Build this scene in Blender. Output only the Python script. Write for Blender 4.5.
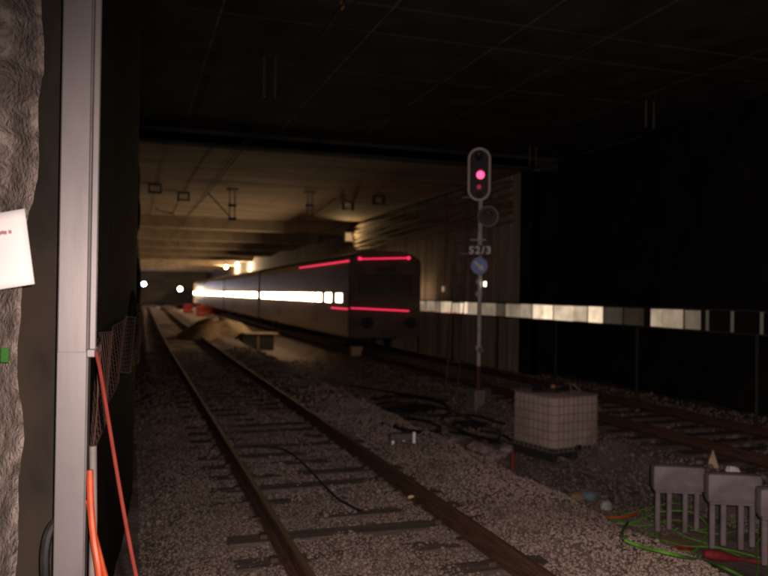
import bpy, bmesh, math, random
import numpy as np
from mathutils import Vector, Matrix
random.seed(7); RNG = np.random.default_rng(11)
for o in list(bpy.data.objects): bpy.data.objects.remove(o)
S = bpy.context.scene; COL = S.collection

# ------------------------------------------------------------------ camera
EYE = 2.1                      # camera height above the rail heads (z = 0)
FPX = 753.0                    # focal length in photo pixels (768 wide)
YAW, PITCH, ROLL = math.atan(251/FPX), math.radians(0.5), math.radians(0.8)
F_ = Vector((math.sin(YAW)*math.cos(PITCH), math.cos(YAW)*math.cos(PITCH), math.sin(PITCH)))
R0 = Vector((math.cos(YAW), -math.sin(YAW), 0)); U0 = R0.cross(F_)
R_ = R0*math.cos(ROLL) + U0*math.sin(ROLL); U_ = U0*math.cos(ROLL) - R0*math.sin(ROLL)
cd = bpy.data.cameras.new('camera'); cam = bpy.data.objects.new('camera', cd); COL.objects.link(cam)
CAMP = Vector((0, 0, EYE))
cam.matrix_world = Matrix(((R_.x, U_.x, -F_.x, CAMP.x), (R_.y, U_.y, -F_.y, CAMP.y), (R_.z, U_.z, -F_.z, CAMP.z), (0, 0, 0, 1)))
cd.sensor_width = 36; cd.lens = FPX/768*36; cd.clip_start = 0.05; cd.clip_end = 600
cd.dof.use_dof = True; cd.dof.focus_distance = 3.8; cd.dof.aperture_fstop = 2.0
S.camera = cam

# ------------------------------------------------------------------ world, flash, exposure
w = bpy.data.worlds.new('World'); S.world = w; w.use_nodes = True
nt = w.node_tree; bg = nt.nodes['Background']
sky = nt.nodes.new('ShaderNodeTexSky'); sky.sky_type = 'NISHITA'; sky.sun_disc = False
sky.sun_elevation = math.radians(-4); sky.sun_rotation = math.radians(30)
nt.links.new(sky.outputs[0], bg.inputs[0]); bg.inputs[1].default_value = 0.05   # night outside; the tunnel is closed
S.view_settings.view_transform = 'Standard'; S.view_settings.look = 'None'
S.view_settings.exposure = 0; S.view_settings.gamma = 1; S.view_settings.use_curve_mapping = False
S.cycles.use_denoising = True; S.cycles.max_bounces = 6; S.cycles.sample_clamp_indirect = 3
S.cycles.use_light_tree = True
def lamp(name, kind, loc, energy, col, size=0.1, look=None, spot=None, blend=0.5):
    l = bpy.data.lights.new(name, kind); l.energy = energy; l.color = col
    if kind == 'AREA': l.size = size
    else: l.shadow_soft_size = size
    if kind == 'SPOT': l.spot_size = spot; l.spot_blend = blend
    o = bpy.data.objects.new(name, l); COL.objects.link(o); o.location = loc
    if look is not None: o.rotation_euler = (Vector(look)-Vector(loc)).to_track_quat('-Z', 'Y').to_euler()
    return o
# the photographer's flash, beside the lens
lamp('camera_flash', 'SPOT', CAMP + R_*0.07 + U_*0.06, 1650, (1.0, .8, .72), .025, CAMP + F_*10 + R_*3.0 - U_*2.6, math.radians(117), 1.0)

# ------------------------------------------------------------------ pixel helpers (photo pixels, 768 x 576)
def ray(px, py): return (F_ + R_*((px-384)/FPX) - U_*((py-288)/FPX))
def at(px, py, x=None, y=None, z=None):
    d = ray(px, py)
    if x is not None: t = (x-CAMP.x)/d.x
    elif y is not None: t = (y-CAMP.y)/d.y
    else: t = (z-CAMP.z)/d.z
    return CAMP + d*t
def cx(y):                      # the line bends a little to the right
    if y < 20: return 0.0
    if y < 50: return 2e-4*(y-20)**2
    return .18 + .012*(y-50)

# ------------------------------------------------------------------ materials
def mat(name, c1, c2=None, rough=.8, scale=8, detail=5, bump=0, bscale=None, metal=0, spec=.3, stretch=None, dirt=None, dscale=1.2, coords='Object', attr=None):
    m = bpy.data.materials.new(name); m.use_nodes = True; n = m.node_tree.nodes; L = m.node_tree.links
    b = n['Principled BSDF']; b.inputs['Roughness'].default_value = rough; b.inputs['Metallic'].default_value = metal
    b.inputs['Specular IOR Level'].default_value = spec
    c2 = c2 or tuple(v*.65 for v in c1)
    if coords == 'World':
        geo = n.new('ShaderNodeNewGeometry'); vec = geo.outputs['Position']
    else:
        tc = n.new('ShaderNodeTexCoord'); vec = tc.outputs['Object']
    if stretch:
        mp = n.new('ShaderNodeMapping'); mp.inputs['Scale'].default_value = stretch; L.new(vec, mp.inputs[0]); vec = mp.outputs[0]
    t = n.new('ShaderNodeTexNoise'); t.inputs['Scale'].default_value = scale; t.inputs['Detail'].default_value = detail; L.new(vec, t.inputs['Vector'])
    r = n.new('ShaderNodeValToRGB'); r.color_ramp.elements[0].position = .35; r.color_ramp.elements[1].position = .68
    r.color_ramp.elements[0].color = (*c2, 1); r.color_ramp.elements[1].color = (*c1, 1)
    if attr:
        a = n.new('ShaderNodeAttribute'); a.attribute_name = attr
        mx = n.new('ShaderNodeMath'); mx.operation = 'MULTIPLY_ADD'; L.new(t.outputs[0], mx.inputs[0]); mx.inputs[1].default_value = .35
        sc = n.new('ShaderNodeMath'); sc.operation = 'MULTIPLY'; L.new(a.outputs['Fac'], sc.inputs[0]); sc.inputs[1].default_value = .65
        L.new(sc.outputs[0], mx.inputs[2]); L.new(mx.outputs[0], r.inputs[0])
        r.color_ramp.elements[0].position = .2; r.color_ramp.elements[1].position = .8
    else: L.new(t.outputs[0], r.inputs[0])
    out = r.outputs[0]
    if dirt:
        t2 = n.new('ShaderNodeTexNoise'); t2.inputs['Scale'].default_value = dscale; t2.inputs['Detail'].default_value = 6; L.new(vec, t2.inputs['Vector'])
        r2 = n.new('ShaderNodeValToRGB'); r2.color_ramp.elements[0].position = .47; r2.color_ramp.elements[1].position = .7
        L.new(t2.outputs[0], r2.inputs[0])
        mix = n.new('ShaderNodeMixRGB'); L.new(r2.outputs[0], mix.inputs[0]); L.new(out, mix.inputs[1]); mix.inputs[2].default_value = (*dirt, 1); out = mix.outputs[0]
    L.new(out, b.inputs['Base Color'])
    if bump:
        t3 = n.new('ShaderNodeTexNoise'); t3.inputs['Scale'].default_value = bscale or scale*3; t3.inputs['Detail'].default_value = 6; L.new(vec, t3.inputs['Vector'])
        bp = n.new('ShaderNodeBump'); bp.inputs['Strength'].default_value = bump; bp.inputs['Distance'].default_value = .02
        L.new(t3.outputs[0], bp.inputs['Height']); L.new(bp.outputs[0], b.inputs['Normal'])
    return m
def emis(name, col, strength, var=0, scale=6, base=(.4, .38, .35)):
    m = bpy.data.materials.new(name); m.use_nodes = True; n = m.node_tree.nodes; L = m.node_tree.links
    b = n['Principled BSDF']; b.inputs['Base Color'].default_value = (*base, 1); b.inputs['Roughness'].default_value = .3
    b.inputs['Emission Color'].default_value = (*col, 1); b.inputs['Emission Strength'].default_value = strength
    if var:
        g = n.new('ShaderNodeNewGeometry'); t = n.new('ShaderNodeTexNoise'); t.inputs['Scale'].default_value = scale; L.new(g.outputs['Position'], t.inputs['Vector'])
        mr = n.new('ShaderNodeMapRange'); mr.inputs['From Min'].default_value = .3; mr.inputs['From Max'].default_value = .7
        mr.inputs['To Min'].default_value = strength*(1-var); mr.inputs['To Max'].default_value = strength*(1+var)
        L.new(t.outputs[0], mr.inputs[0]); L.new(mr.outputs[0], b.inputs['Emission Strength'])
    return m
M = dict(
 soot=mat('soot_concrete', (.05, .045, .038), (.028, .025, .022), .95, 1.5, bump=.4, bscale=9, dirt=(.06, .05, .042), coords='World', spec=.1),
 joint=mat('pale_joint', (.2, .165, .14), (.07, .06, .05), .9, 3, coords='World', spec=.1),
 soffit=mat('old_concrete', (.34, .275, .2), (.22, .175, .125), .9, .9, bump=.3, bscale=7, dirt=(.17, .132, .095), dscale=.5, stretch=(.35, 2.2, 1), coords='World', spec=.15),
 beam=mat('beam_concrete', (.34, .27, .19), (.22, .175, .12), .9, 1.2, bump=.3, coords='World', spec=.15),
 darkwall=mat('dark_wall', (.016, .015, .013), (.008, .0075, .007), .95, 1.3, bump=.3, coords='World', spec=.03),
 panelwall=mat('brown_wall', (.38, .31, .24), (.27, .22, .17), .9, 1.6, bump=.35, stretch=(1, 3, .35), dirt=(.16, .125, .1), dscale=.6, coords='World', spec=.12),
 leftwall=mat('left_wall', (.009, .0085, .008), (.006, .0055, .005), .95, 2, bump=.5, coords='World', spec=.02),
 shot=mat('sprayed_concrete', (.4, .335, .3), (.15, .125, .11), .95, 14, bump=1.0, bscale=55, dirt=(.15, .125, .11), dscale=5, coords='World', spec=.1),
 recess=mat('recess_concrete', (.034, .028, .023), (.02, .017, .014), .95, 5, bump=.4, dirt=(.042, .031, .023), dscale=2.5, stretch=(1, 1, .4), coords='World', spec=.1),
 galv=mat('galvanised_steel', (.155, .14, .145), (.11, .1, .103), .5, 6, bump=.05, metal=.25, spec=.4, dirt=(.1, .09, .092), dscale=3, stretch=(1, 1, .3), coords='World'),
 galvdark=mat('weathered_steel', (.12, .11, .11), (.07, .065, .065), .6, 5, metal=.3, coords='World'),
 paper=mat('paper', (.88, .87, .87), (.84, .83, .83), .8, 3, coords='World'),
 ink=mat('faded_red_ink', (.45, .25, .27), (.4, .22, .24), .8, 30),
 ground=mat('dirty_ballast_bed', (.2, .153, .132), (.13, .1, .086), .95, 9, 8, bump=1.0, bscale=26, dirt=(.1, .077, .066), dscale=1.0, coords='World', spec=.15),
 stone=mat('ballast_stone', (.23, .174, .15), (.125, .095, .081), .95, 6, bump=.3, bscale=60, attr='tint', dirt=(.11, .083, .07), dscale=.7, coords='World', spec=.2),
 rail=mat('rail_rust', (.1, .052, .032), (.05, .028, .019), .6, 9, bump=.25, metal=.2, coords='World', stretch=(4, .4, 4)),
 railtop=mat('rail_running_face', (.15, .085, .05), (.1, .055, .033), .62, 4, metal=.6, coords='World', stretch=(6, .3, 6)),
 sleeper=mat('sleeper_timber', (.1, .075, .062), (.05, .038, .032), .9, 4, bump=.7, stretch=(.5, 6, 6), coords='World'),
 clip=mat('rusty_clip', (.1, .06, .04), (.05, .03, .022), .7, 20, metal=.3),
 net=mat('orange_net', (.075, .036, .028), (.045, .024, .019), .8, 12),
 redcable=mat('red_cable', (.17, .022, .014), (.12, .016, .011), .5, 14),
 orange=mat('orange_duct', (.4, .06, .016), (.3, .045, .012), .45, 14),
 conduit=mat('grey_conduit', (.17, .15, .14), (.13, .115, .11), .6, 14),
 black=mat('black_rubber', (.02, .019, .018), (.01, .01, .01), .55, 20),
 blackpaint=mat('black_paint', (.012, .012, .012), (.008, .008, .008), .5, 20),
 whiterim=mat('pale_rim_paint', (.75, .66, .56), (.6, .52, .44), .6, 25),
 dimrim=mat('grey_rim_paint', (.3, .27, .25), (.2, .18, .17), .6, 25),
 mast=mat('mast_paint', (.5, .46, .44), (.36, .33, .31), .5, 9),
 redmast=mat('red_oxide', (.11, .03, .028), (.07, .02, .019), .7, 9),
 blue=mat('blue_sign', (.11, .2, .62), (.08, .16, .52), .4, 8),
 jug=mat('dull_white_plastic', (.24, .23, .22), (.18, .17, .165), .6, 9),
 white=mat('white_paint', (.8, .76, .7), (.68, .64, .6), .6, 9),
 concrete=mat('grey_concrete', (.2, .175, .155), (.13, .115, .1), .9, 9, bump=.4),
 ibc=mat('milky_plastic', (.42, .325, .29), (.33, .255, .228), .55, 3, bump=.1, dirt=(.29, .22, .19), dscale=2.2),
 cage=mat('cage_tube', (.2, .165, .145), (.16, .13, .115), .6, 10, metal=.1),
 wood=mat('pale_wood', (.19, .135, .085), (.12, .085, .055), .85, 5, bump=.3, stretch=(1, 8, 8)),
 cap=mat('orange_cap', (.35, .12, .03), (.28, .09, .025), .5, 10),
 greyplastic=mat('mauve_grey_plastic', (.19, .155, .165), (.13, .108, .114), .6, 7, bump=.15, dirt=(.1, .085, .08), dscale=4),
 green=mat('green_cable', (.09, .26, .025), (.06, .18, .018), .5, 20),
 rednylon=mat('red_wrap', (.22, .018, .022), (.13, .011, .014), .7, 10, bump=.4),
 cream=mat('cream_shard', (.5, .38, .25), (.35, .25, .16), .8, 10),
 rubble=mat('rubble', (.34, .26, .23), (.16, .12, .11), .9, 9, bump=.6),
 sand=mat('sand', (.2, .14, .08), (.13, .09, .05), .95, 3, bump=.6, bscale=12, coords='World'),
 redbarrier=mat('red_barrier', (.25, .02, .016), (.18, .014, .012), .5, 5),
 trainbody=mat('train_side', (.36, .28, .21), (.28, .22, .165), .38, 1.2, metal=.15, spec=.5, dirt=(.2, .15, .11), dscale=.5, coords='World', stretch=(1, .3, 2)),
 trainroof=mat('train_roof', (.05, .045, .04), (.03, .028, .025), .8, 3, coords='World'),
 tailglass=mat('tinted_glass', (.07, .058, .05), (.05, .042, .037), .3, 2, spec=.5),
 trainend=mat('train_end', (.12, .095, .075), (.085, .068, .055), .6, 3, coords='World', spec=.2),
 bogie=mat('bogie', (.03, .026, .024), (.018, .016, .015), .8, 6),
 wire=mat('overhead_wire', (.03, .025, .02), (.02, .017, .014), .8, 6),
 hanger=mat('hanger_steel', (.11, .1, .1), (.06, .055, .055), .6, 8, metal=.3),
 nearhanger=mat('near_hanger_steel', (.1, .08, .07), (.06, .05, .045), .6, 8, metal=.2),
 cablebrown=mat('dusty_cable', (.26, .17, .09), (.15, .1, .055), .8, 3, coords='World'),
 winlit=emis('lit_window', (1, .69, .4), 27),
 winright=emis('unseen_right_window', (1, .68, .4), 4.5),  # unseen right-side windows, dim glow put in to light the brown wall
 winend=emis('dim_window', (.9, .75, .55), 6),
 redlamp_trail=emis('tail_lamp', (1, .03, .1), 1.5, base=(.3, .01, .02)),  # shared by the tail lamps and the added red trail bars
 sigred=emis('signal_red', (1, .05, .14), 4, base=(.3, .01, .02)),
 sigdim=emis('signal_red_dim', (1, .03, .1), .25, base=(.05, .01, .01)),
 fillglow=emis('fill_glow_face', (1, .62, .28), .4),  # glowing face of the added wall-top fill light
 lens=mat('dark_lens', (.02, .02, .022), (.014, .014, .015), .15, 5, spec=.6),
 lampwarm=emis('warm_lamp', (1, .82, .55), 60),
 lampblue=emis('blue_white_lamp', (.55, .62, 1), 60),
 glim=emis('small_white_lamp', (1, .85, .68), 3.5),
 glimdim=emis('small_dim_lamp', (.9, .6, .4), .35),
)

# ------------------------------------------------------------------ mesh helpers
class MB:
    def __init__(s): s.v = []; s.f = []; s.xf = None
    def add(s, vs, fs):
        n = len(s.v)
        for p in vs:
            p = Vector(p); s.v.append(s.xf @ p if s.xf is not None else p)
        s.f += [tuple(i+n for i in f) for f in fs]; return s
    def box(s, x0, x1, y0, y1, z0, z1, bev=0, rot=None):
        if bev:
            bm = bmesh.new(); bmesh.ops.create_cube(bm, size=1)
            for v in bm.verts: v.co = Vector((v.co.x*(x1-x0), v.co.y*(y1-y0), v.co.z*(z1-z0)))
            bmesh.ops.bevel(bm, geom=bm.edges[:], offset=bev, segments=2 if bev > .02 else 1, affect='EDGES', profile=.6)
            vs = [v.co.copy() for v in bm.verts]; fs = [[v.index for v in f.verts] for f in bm.faces]; bm.free()
        else:
            a, b, c = (x1-x0)/2, (y1-y0)/2, (z1-z0)/2
            vs = [Vector((i*a, j*b, k*c)) for i in (-1, 1) for j in (-1, 1) for k in (-1, 1)]
            fs = [(0, 1, 3, 2), (4, 6, 7, 5), (0, 4, 5, 1), (2, 3, 7, 6), (0, 2, 6, 4), (1, 5, 7, 3)]
        c = Vector(((x0+x1)/2, (y0+y1)/2, (z0+z1)/2))
        if rot is not None: vs = [rot @ v for v in vs]
        return s.add([v+c for v in vs], fs)
    def cbox(s, c, sz, bev=0, rot=None):
        return s.box(c[0]-sz[0]/2, c[0]+sz[0]/2, c[1]-sz[1]/2, c[1]+sz[1]/2, c[2]-sz[2]/2, c[2]+sz[2]/2, bev, rot)
    def tube(s, pts, r, n=8, closed=False):
        pts = [Vector(p) for p in pts]; k = len(pts); vs = []; fs = []
        rs = r if isinstance(r, (list, tuple)) else [r]*k
        prev = None
        for i, p in enumerate(pts):
            a = pts[(i-1) % k] if (closed or i > 0) else p; b = pts[(i+1) % k] if (closed or i < k-1) else p
            t = (b-a).normalized()
            if prev is None:
                u = t.cross(Vector((0, 0, 1)))
                if u.length < .05: u = t.cross(Vector((1, 0, 0)))
                u.normalize()
            else:
                u = prev - t*prev.dot(t); u.normalize()
            prev = u; q = t.cross(u)
            for j in range(n):
                an = 2*math.pi*j/n; vs.append(p + (u*math.cos(an)+q*math.sin(an))*rs[i])
        m = k if closed else k-1
        for i in range(m):
            for j in range(n):
                a = i*n+j; b = i*n+(j+1) % n; c = ((i+1) % k)*n+(j+1) % n; d = ((i+1) % k)*n+j
                fs.append((a, b, c, d))
        if not closed: fs += [tuple(range(n))[::-1], tuple((k-1)*n+j for j in range(n))]
        return s.add(vs, fs)
    def prism(s, poly, axis, d):                # polygon (list of Vectors) extruded along vector d
        n = len(poly); vs = [Vector(p) for p in poly] + [Vector(p)+Vector(d) for p in poly]
        fs = [tuple(range(n))[::-1], tuple(range(n, 2*n))] + [(i, (i+1) % n, n+(i+1) % n, n+i) for i in range(n)]
        return s.add(vs, fs)
    def sweep(s, prof, ys, fx, z0=0, cap=True):  # profile [(dx, z)] swept along y with x offset fx(y)
        n = len(prof); vs = []; fs = []
        for y in ys:
            for (a, b) in prof: vs.append((a+fx(y), y, b+z0))
        for i in range(len(ys)-1):
            for j in range(n):
                a = i*n+j; b = i*n+(j+1) % n; fs.append((a, b, b+n, a+n))
        if cap: fs += [tuple(range(n))[::-1], tuple((len(ys)-1)*n+j for j in range(n))]
        return s.add(vs, fs)
    def build(s, name, m, parent=None, smooth=False):
        me = bpy.data.meshes.new(name); off = Vector(parent['_o']) if parent is not None and '_o' in parent else Vector((0, 0, 0))
        me.from_pydata([tuple(v-off) for v in s.v], [], s.f); me.update()
        bm = bmesh.new(); bm.from_mesh(me); bmesh.ops.recalc_face_normals(bm, faces=bm.faces[:]); bm.to_mesh(me); bm.free()
        me.materials.append(M[m] if isinstance(m, str) else m)
        if smooth:
            for p in me.polygons: p.use_smooth = True
            try: me.set_sharp_from_angle(angle=math.radians(40))
            except Exception: pass
        o = bpy.data.objects.new(name, me); COL.objects.link(o)
        if parent is not None: o.parent = parent; o['_o'] = tuple(off)
        return o
def tag(o, label, cat, group=None):
    o['label'] = label; o['category'] = cat
    if group: o['group'] = group
    return o
def thing(name, label, cat, loc=(0, 0, 0), group=None):
    o = bpy.data.objects.new(name, None); COL.objects.link(o); o.location = loc; o['_o'] = tuple(loc); o.empty_display_size = .1
    return tag(o, label, cat, group)
def one(name, mb, m, label, cat, group=None, smooth=False, origin=None):
    if origin is not None:
        for v in mb.v: v -= Vector(origin)
    o = mb.build(name, m, None, smooth)
    if origin is not None: o.location = origin
    return tag(o, label, cat, group)
def copy_mesh(o, parent, loc, rot=(0, 0, 0)):
    c = o.copy(); COL.objects.link(c); c.parent = parent; c.location = loc; c.rotation_euler = rot; return c
def bez(pts, n=10):                              # Catmull-Rom through points
    P = [Vector(p) for p in pts]; P = [P[0]*2-P[1]] + P + [P[-1]*2-P[-2]]; out = []
    for i in range(1, len(P)-2):
        for k in range(n):
            t = k/n; a, b, c, d = P[i-1:i+3]
            out.append(.5*((2*b)+(c-a)*t+(2*a-5*b+4*c-d)*t*t+(3*b-a-3*c+d)*t**3))
    return out + [P[-2]]

# ------------------------------------------------------------------ levels
LT, RT = 1.30, 3.04           # near track rails
TL, TR = 8.15, 9.89           # train track rails
def hnoise(x, y, s): return (math.sin(x*s*1.7+y*s*.9)+math.sin(x*s*.6-y*s*1.5+1.3)+math.sin(x*s*2.9+2.1+y*s*.3)*.5)/2.5
def sm(a, b, t): t = max(0, min(1, (t-a)/(b-a))); return t*t*(3-2*t)
def ground(x, y):
    u = x-cx(y)
    h = -.19 - .42*sm(4.45, 5.25, u) + .37*sm(6.9, 7.6, u) - .22*(1-sm(.15, .55, u))
    h += .13*sm(3.3, 3.9, u)*(1-sm(4.3, 5.0, u))
    return h + .035*hnoise(x, y, 2.3) + .02*hnoise(x+5, y, 6)
ys = list(np.arange(-6, 3, .6)) + list(np.arange(3, 18, .1)) + list(np.arange(18, 60, .5)) + list(np.arange(60, 146, 4))
us = list(np.arange(-3.2, -.3, .5)) + list(np.arange(-.3, 8, .1)) + list(np.arange(8, 12.9, .35))
g = MB(); nx = len(us)
g.v = [Vector((u+cx(y), y, ground(u+cx(y), y))) for y in ys for u in us]
g.f = [(i*nx+j, i*nx+j+1, (i+1)*nx+j+1, (i+1)*nx+j) for i in range(len(ys)-1) for j in range(nx-1)]
gr = g.build('tunnel_floor', 'ground', smooth=True); gr['kind'] = 'structure'

# ------------------------------------------------------------------ tunnel shell
CH, CF = EYE+4.25, EYE+3.84    # near and far soffit
Y1 = 20.2                     # change of section
# near ceiling: slabs with pale joints between
seamX = [-3.2, 1.2, 3.6, 5.8, 7.3, 10.1, 12.4]
seamY = [-6, -2, 2.0] + sorted(at(px, py, z=CH).y for px, py in ((440, 14), (440, 41), (440, 82))) + [17.6, 20.2]
ce = thing('tunnel_ceiling', 'black sooty slab ceiling with thin pale joints above the near chamber', 'ceiling', (0, 0, CH))
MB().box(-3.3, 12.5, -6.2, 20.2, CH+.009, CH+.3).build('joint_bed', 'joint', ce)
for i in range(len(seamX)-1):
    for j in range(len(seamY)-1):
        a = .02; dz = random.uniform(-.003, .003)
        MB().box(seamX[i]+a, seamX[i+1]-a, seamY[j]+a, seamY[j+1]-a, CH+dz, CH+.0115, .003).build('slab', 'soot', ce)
# far ceiling
fc = thing('tunnel_ceiling', 'lower brown concrete ceiling with downstand beams in the lit far section', 'ceiling', (0, Y1, CF))
yy = list(np.arange(Y1, 146, 3.0)); pw = 4.1
for j, y in enumerate(np.arange(Y1+.35, 40, 3.0)):
    for i in range(4):
        x0 = -.5+i*3.0; q = MB(); q.box(x0+.008, x0+2.992, y, y+2.985, CF+random.uniform(0, .012), CF+.1); q.build('ceiling_plank', 'soffit', fc)
q = MB(); q.sweep([(-.6, .08), (11.6, .08), (11.6, .3), (-.6, .3)], yy, cx, CF); q.build('soffit_slab', 'soffit', fc)
MB().box(-.6, 12.5, Y1, Y1+.3, CF-.0, CH+.3).build('fascia', 'soot', fc)
for y in (40, 49, 58, 68, 80, 94, 110, 126):
    MB().box(-.6+cx(y), 11.6+cx(y), y, y+.9, CF-.55, CF+.09, .03).build('beam', 'beam', fc)
# right walls
rw = thing('tunnel_wall', 'black unlit right wall of the near chamber', 'wall', (12.3, 8, -.6))
for j, y in enumerate(np.arange(-6, 20.5, 3.5)):
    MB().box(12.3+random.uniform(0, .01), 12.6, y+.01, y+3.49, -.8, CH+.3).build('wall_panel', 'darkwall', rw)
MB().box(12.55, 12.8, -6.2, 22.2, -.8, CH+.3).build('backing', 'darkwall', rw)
nw = thing('tunnel_wall', 'dim brown panelled right wall behind the signal, beside the train', 'wall', (11.2, Y1, -.6))
MB().box(11.2, 12.6, Y1, Y1+.35, -.8, CF, .02).build('wall_end', 'darkwall', nw)
yp = Y1+.36
pan = None
while yp < 46:
    wd = random.choice((.55, .6, .62, .75)); dx = random.uniform(0, .015)
    MB().box(11.2+cx(yp)+dx, 11.5+cx(yp), yp+.01, yp+wd-.012, -.8, CF, .012).build('wall_panel', 'panelwall', nw); yp += wd
q = MB(); q.sweep([(11.45, -.8), (11.7, -.8), (11.7, CF), (11.45, CF)], [y for y in yy if y >= Y1], cx); q.build('backing', 'panelwall', nw)

fl = thing('wall_top_fill', 'pale box at the top of the brown wall, amber fill light added in it', 'fill light', (11.0+cx(39), 39, CF-.8))
MB().box(10.62+cx(39), 11.18+cx(39), 38.9, 39.25, CF-1.05, CF-.5, .03).build('fill_box', 'cream', fl)
MB().box(10.68+cx(39), 11.12+cx(39), 38.88, 38.898, CF-.99, CF-.56).build('fill_glow', 'fillglow', fl)
lamp('wall_top_fill_beam', 'SPOT', (10.6+cx(38.7), 38.7, CF-.8), 260, (1, .66, .3), .15, (11.2, 26, CF-1.1), math.radians(120), 1.0)  # fill lamp added to light the top of the brown wall
# dusty cables along the top of that wall, each its own run
for k in range(7):
    z = CF-.28-.2*k; pts = [(11.2-.1-.02*(k % 3)+cx(y), y, z+.05*math.sin(y*.9+k*1.7)+random.uniform(-.012, .012)) for y in np.arange(Y1+.5, 44, .8)]
    o = MB().tube(pts, random.choice((.045, .055, .07)), 6)
    n_ = ('uppermost', 'second from the top', 'third from the top', 'middle', 'third from the bottom', 'second from the bottom', 'lowest')[k]
    one('wall_cable', o, 'cablebrown', f'dusty brown cable along the top of the brown wall, {n_} of seven', 'cable', 'cables along the brown wall', True)
# left wall
def lwx(y): return cx(y)-.07+.26*sm(4.4, 11, y)
lw = thing('tunnel_wall', 'black left wall running away behind the steel column', 'wall', (-.14, 3.3, -.6))
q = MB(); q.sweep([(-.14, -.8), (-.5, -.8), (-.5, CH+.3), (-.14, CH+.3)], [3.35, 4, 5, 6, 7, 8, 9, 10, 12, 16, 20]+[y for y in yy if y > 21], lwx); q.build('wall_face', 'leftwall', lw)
for k in range(14):       # rough edges of the sprayed face
    y = 9+k*3; z = EYE-1+random.uniform(0, 1)+4.4*(k % 5)/5; r_ = random.uniform(.25, .5)
    bm = bmesh.new(); bmesh.ops.create_icosphere(bm, subdivisions=2, radius=1)
    vs = [Vector((-.14+lwx(y)+v.co.x*.07, y+v.co.y*r_, z+v.co.z*r_*(1+.3*math.sin(v.co.y*5+k)))) for v in bm.verts]; fs = [[v.index for v in f.verts] for f in bm.faces]; bm.free()
    MB().add(vs, fs).build('spray_lump', 'leftwall', lw, True)
bw = thing('tunnel_wall', 'plain dark wall closing the chamber out of view', 'wall', (5, -6, 0))
MB().box(-3.4, 12.6, -6.4, -6.1, -.8, CH+.3).build('back_face', 'darkwall', bw)
MB().box(-3.5, -3.2, -6.2, 3.4, -.8, CH+.3).build('side_face', 'darkwall', bw)
ew = MB().box(-.9+cx(142), 12.2+cx(142), 142, 142.4, -.8, CF+.3)
one('tunnel_wall', ew, 'soffit', 'distant end wall where the lit tunnel bends away', 'wall')

# ------------------------------------------------------------------ sprayed concrete wall beside the camera
def rough_sheet(x0, x1, y, z0, z1, st, amp, seed):
    r = np.random.default_rng(seed); nxx = int((x1-x0)/st)+1; nz = int((z1-z0)/st)+1
    def sn(a, s): # smooth noise
        k = np.asarray(a)
        for _ in range(s): k = (np.roll(k, 1, 0)+np.roll(k, -1, 0)+np.roll(k, 1, 1)+np.roll(k, -1, 1)+k)/5
        return k/(k.std()+1e-9)
    h = sn(r.normal(size=(nz, nxx)), 40)*amp*.6 + sn(r.normal(size=(nz, nxx)), 6)*amp*.45 + sn(r.normal(size=(nz, nxx)), 1)*amp*.26
    q = MB()
    for i in range(nz):
        for j in range(nxx): q.v.append(Vector((x0+j*(x1-x0)/(nxx-1), y-h[i, j], z0+i*(z1-z0)/(nz-1))))
    q.f = [(i*nxx+j, i*nxx+j+1, (i+1)*nxx+j+1, (i+1)*nxx+j) for i in range(nz-1) for j in range(nxx-1)]
    return q
sw = thing('tunnel_wall', 'rough pale sprayed concrete wall at the left edge, paper pinned to it', 'wall', (-.8, 3.0, -.6))
xe = at(22, 250, y=3.0).x
q = rough_sheet(-1.3, xe, 3.0, -.3, CH, .0125, .02, 3)
nz_cols = round((xe+1.6)/.02)
for v in q.v:
    e = sm(xe-.12, xe, v.x); v.y += .2*e*e
    v.x += e*(.018*math.sin(v.z*2.1+.5)+.012*math.sin(v.z*5.3)+.008*math.sin(v.z*13)) + .03*(v.z-EYE)*e
q.build('rough_face', 'shot', sw, smooth=True)
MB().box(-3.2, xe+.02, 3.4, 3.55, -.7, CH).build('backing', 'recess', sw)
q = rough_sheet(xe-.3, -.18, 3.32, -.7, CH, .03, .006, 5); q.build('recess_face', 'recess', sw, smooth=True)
MB().cbox(at(5, 355, y=2.93), (.025, .012, .05)).build('green_tag', mat('green_tape', (.03, .14, .02)), sw)

# paper notice
pc = [at(-70, 224, y=2.86), at(25, 209, y=2.86), at(35, 284, y=2.86), at(-60, 299, y=2.86)]
q = MB(); NN = 8
for i in range(NN+1):
    for j in range(NN+1):
        a, b = i/NN, j/NN
        p = (pc[0]*(1-a)+pc[1]*a)*(1-b)+(pc[3]*(1-a)+pc[2]*a)*b
        q.v.append(p+Vector((0, -.012*math.sin(a*3.1)*b - .01*a*a, 0)))
q.f = [(i*(NN+1)+j, i*(NN+1)+j+1, (i+1)*(NN+1)+j+1, (i+1)*(NN+1)+j) for i in range(NN) for j in range(NN)]
pn = thing('paper_notice', 'white paper sheet pinned crookedly to the sprayed concrete at far left', 'paper', tuple(pc[2]))
o = q.build('sheet', 'paper', pn, True); md = o.modifiers.new('t', 'SOLIDIFY'); md.thickness = .0012
q = MB()
for k, (a, w_) in enumerate(((-8, 5), (-1, 4), (4, 5), (10, 3))):
    p = at(a, 233+.12*a*-1, y=2.838); q.cbox(p, (w_*.0034, .001, .012))
q.build('faded_print', 'ink', pn)

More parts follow.
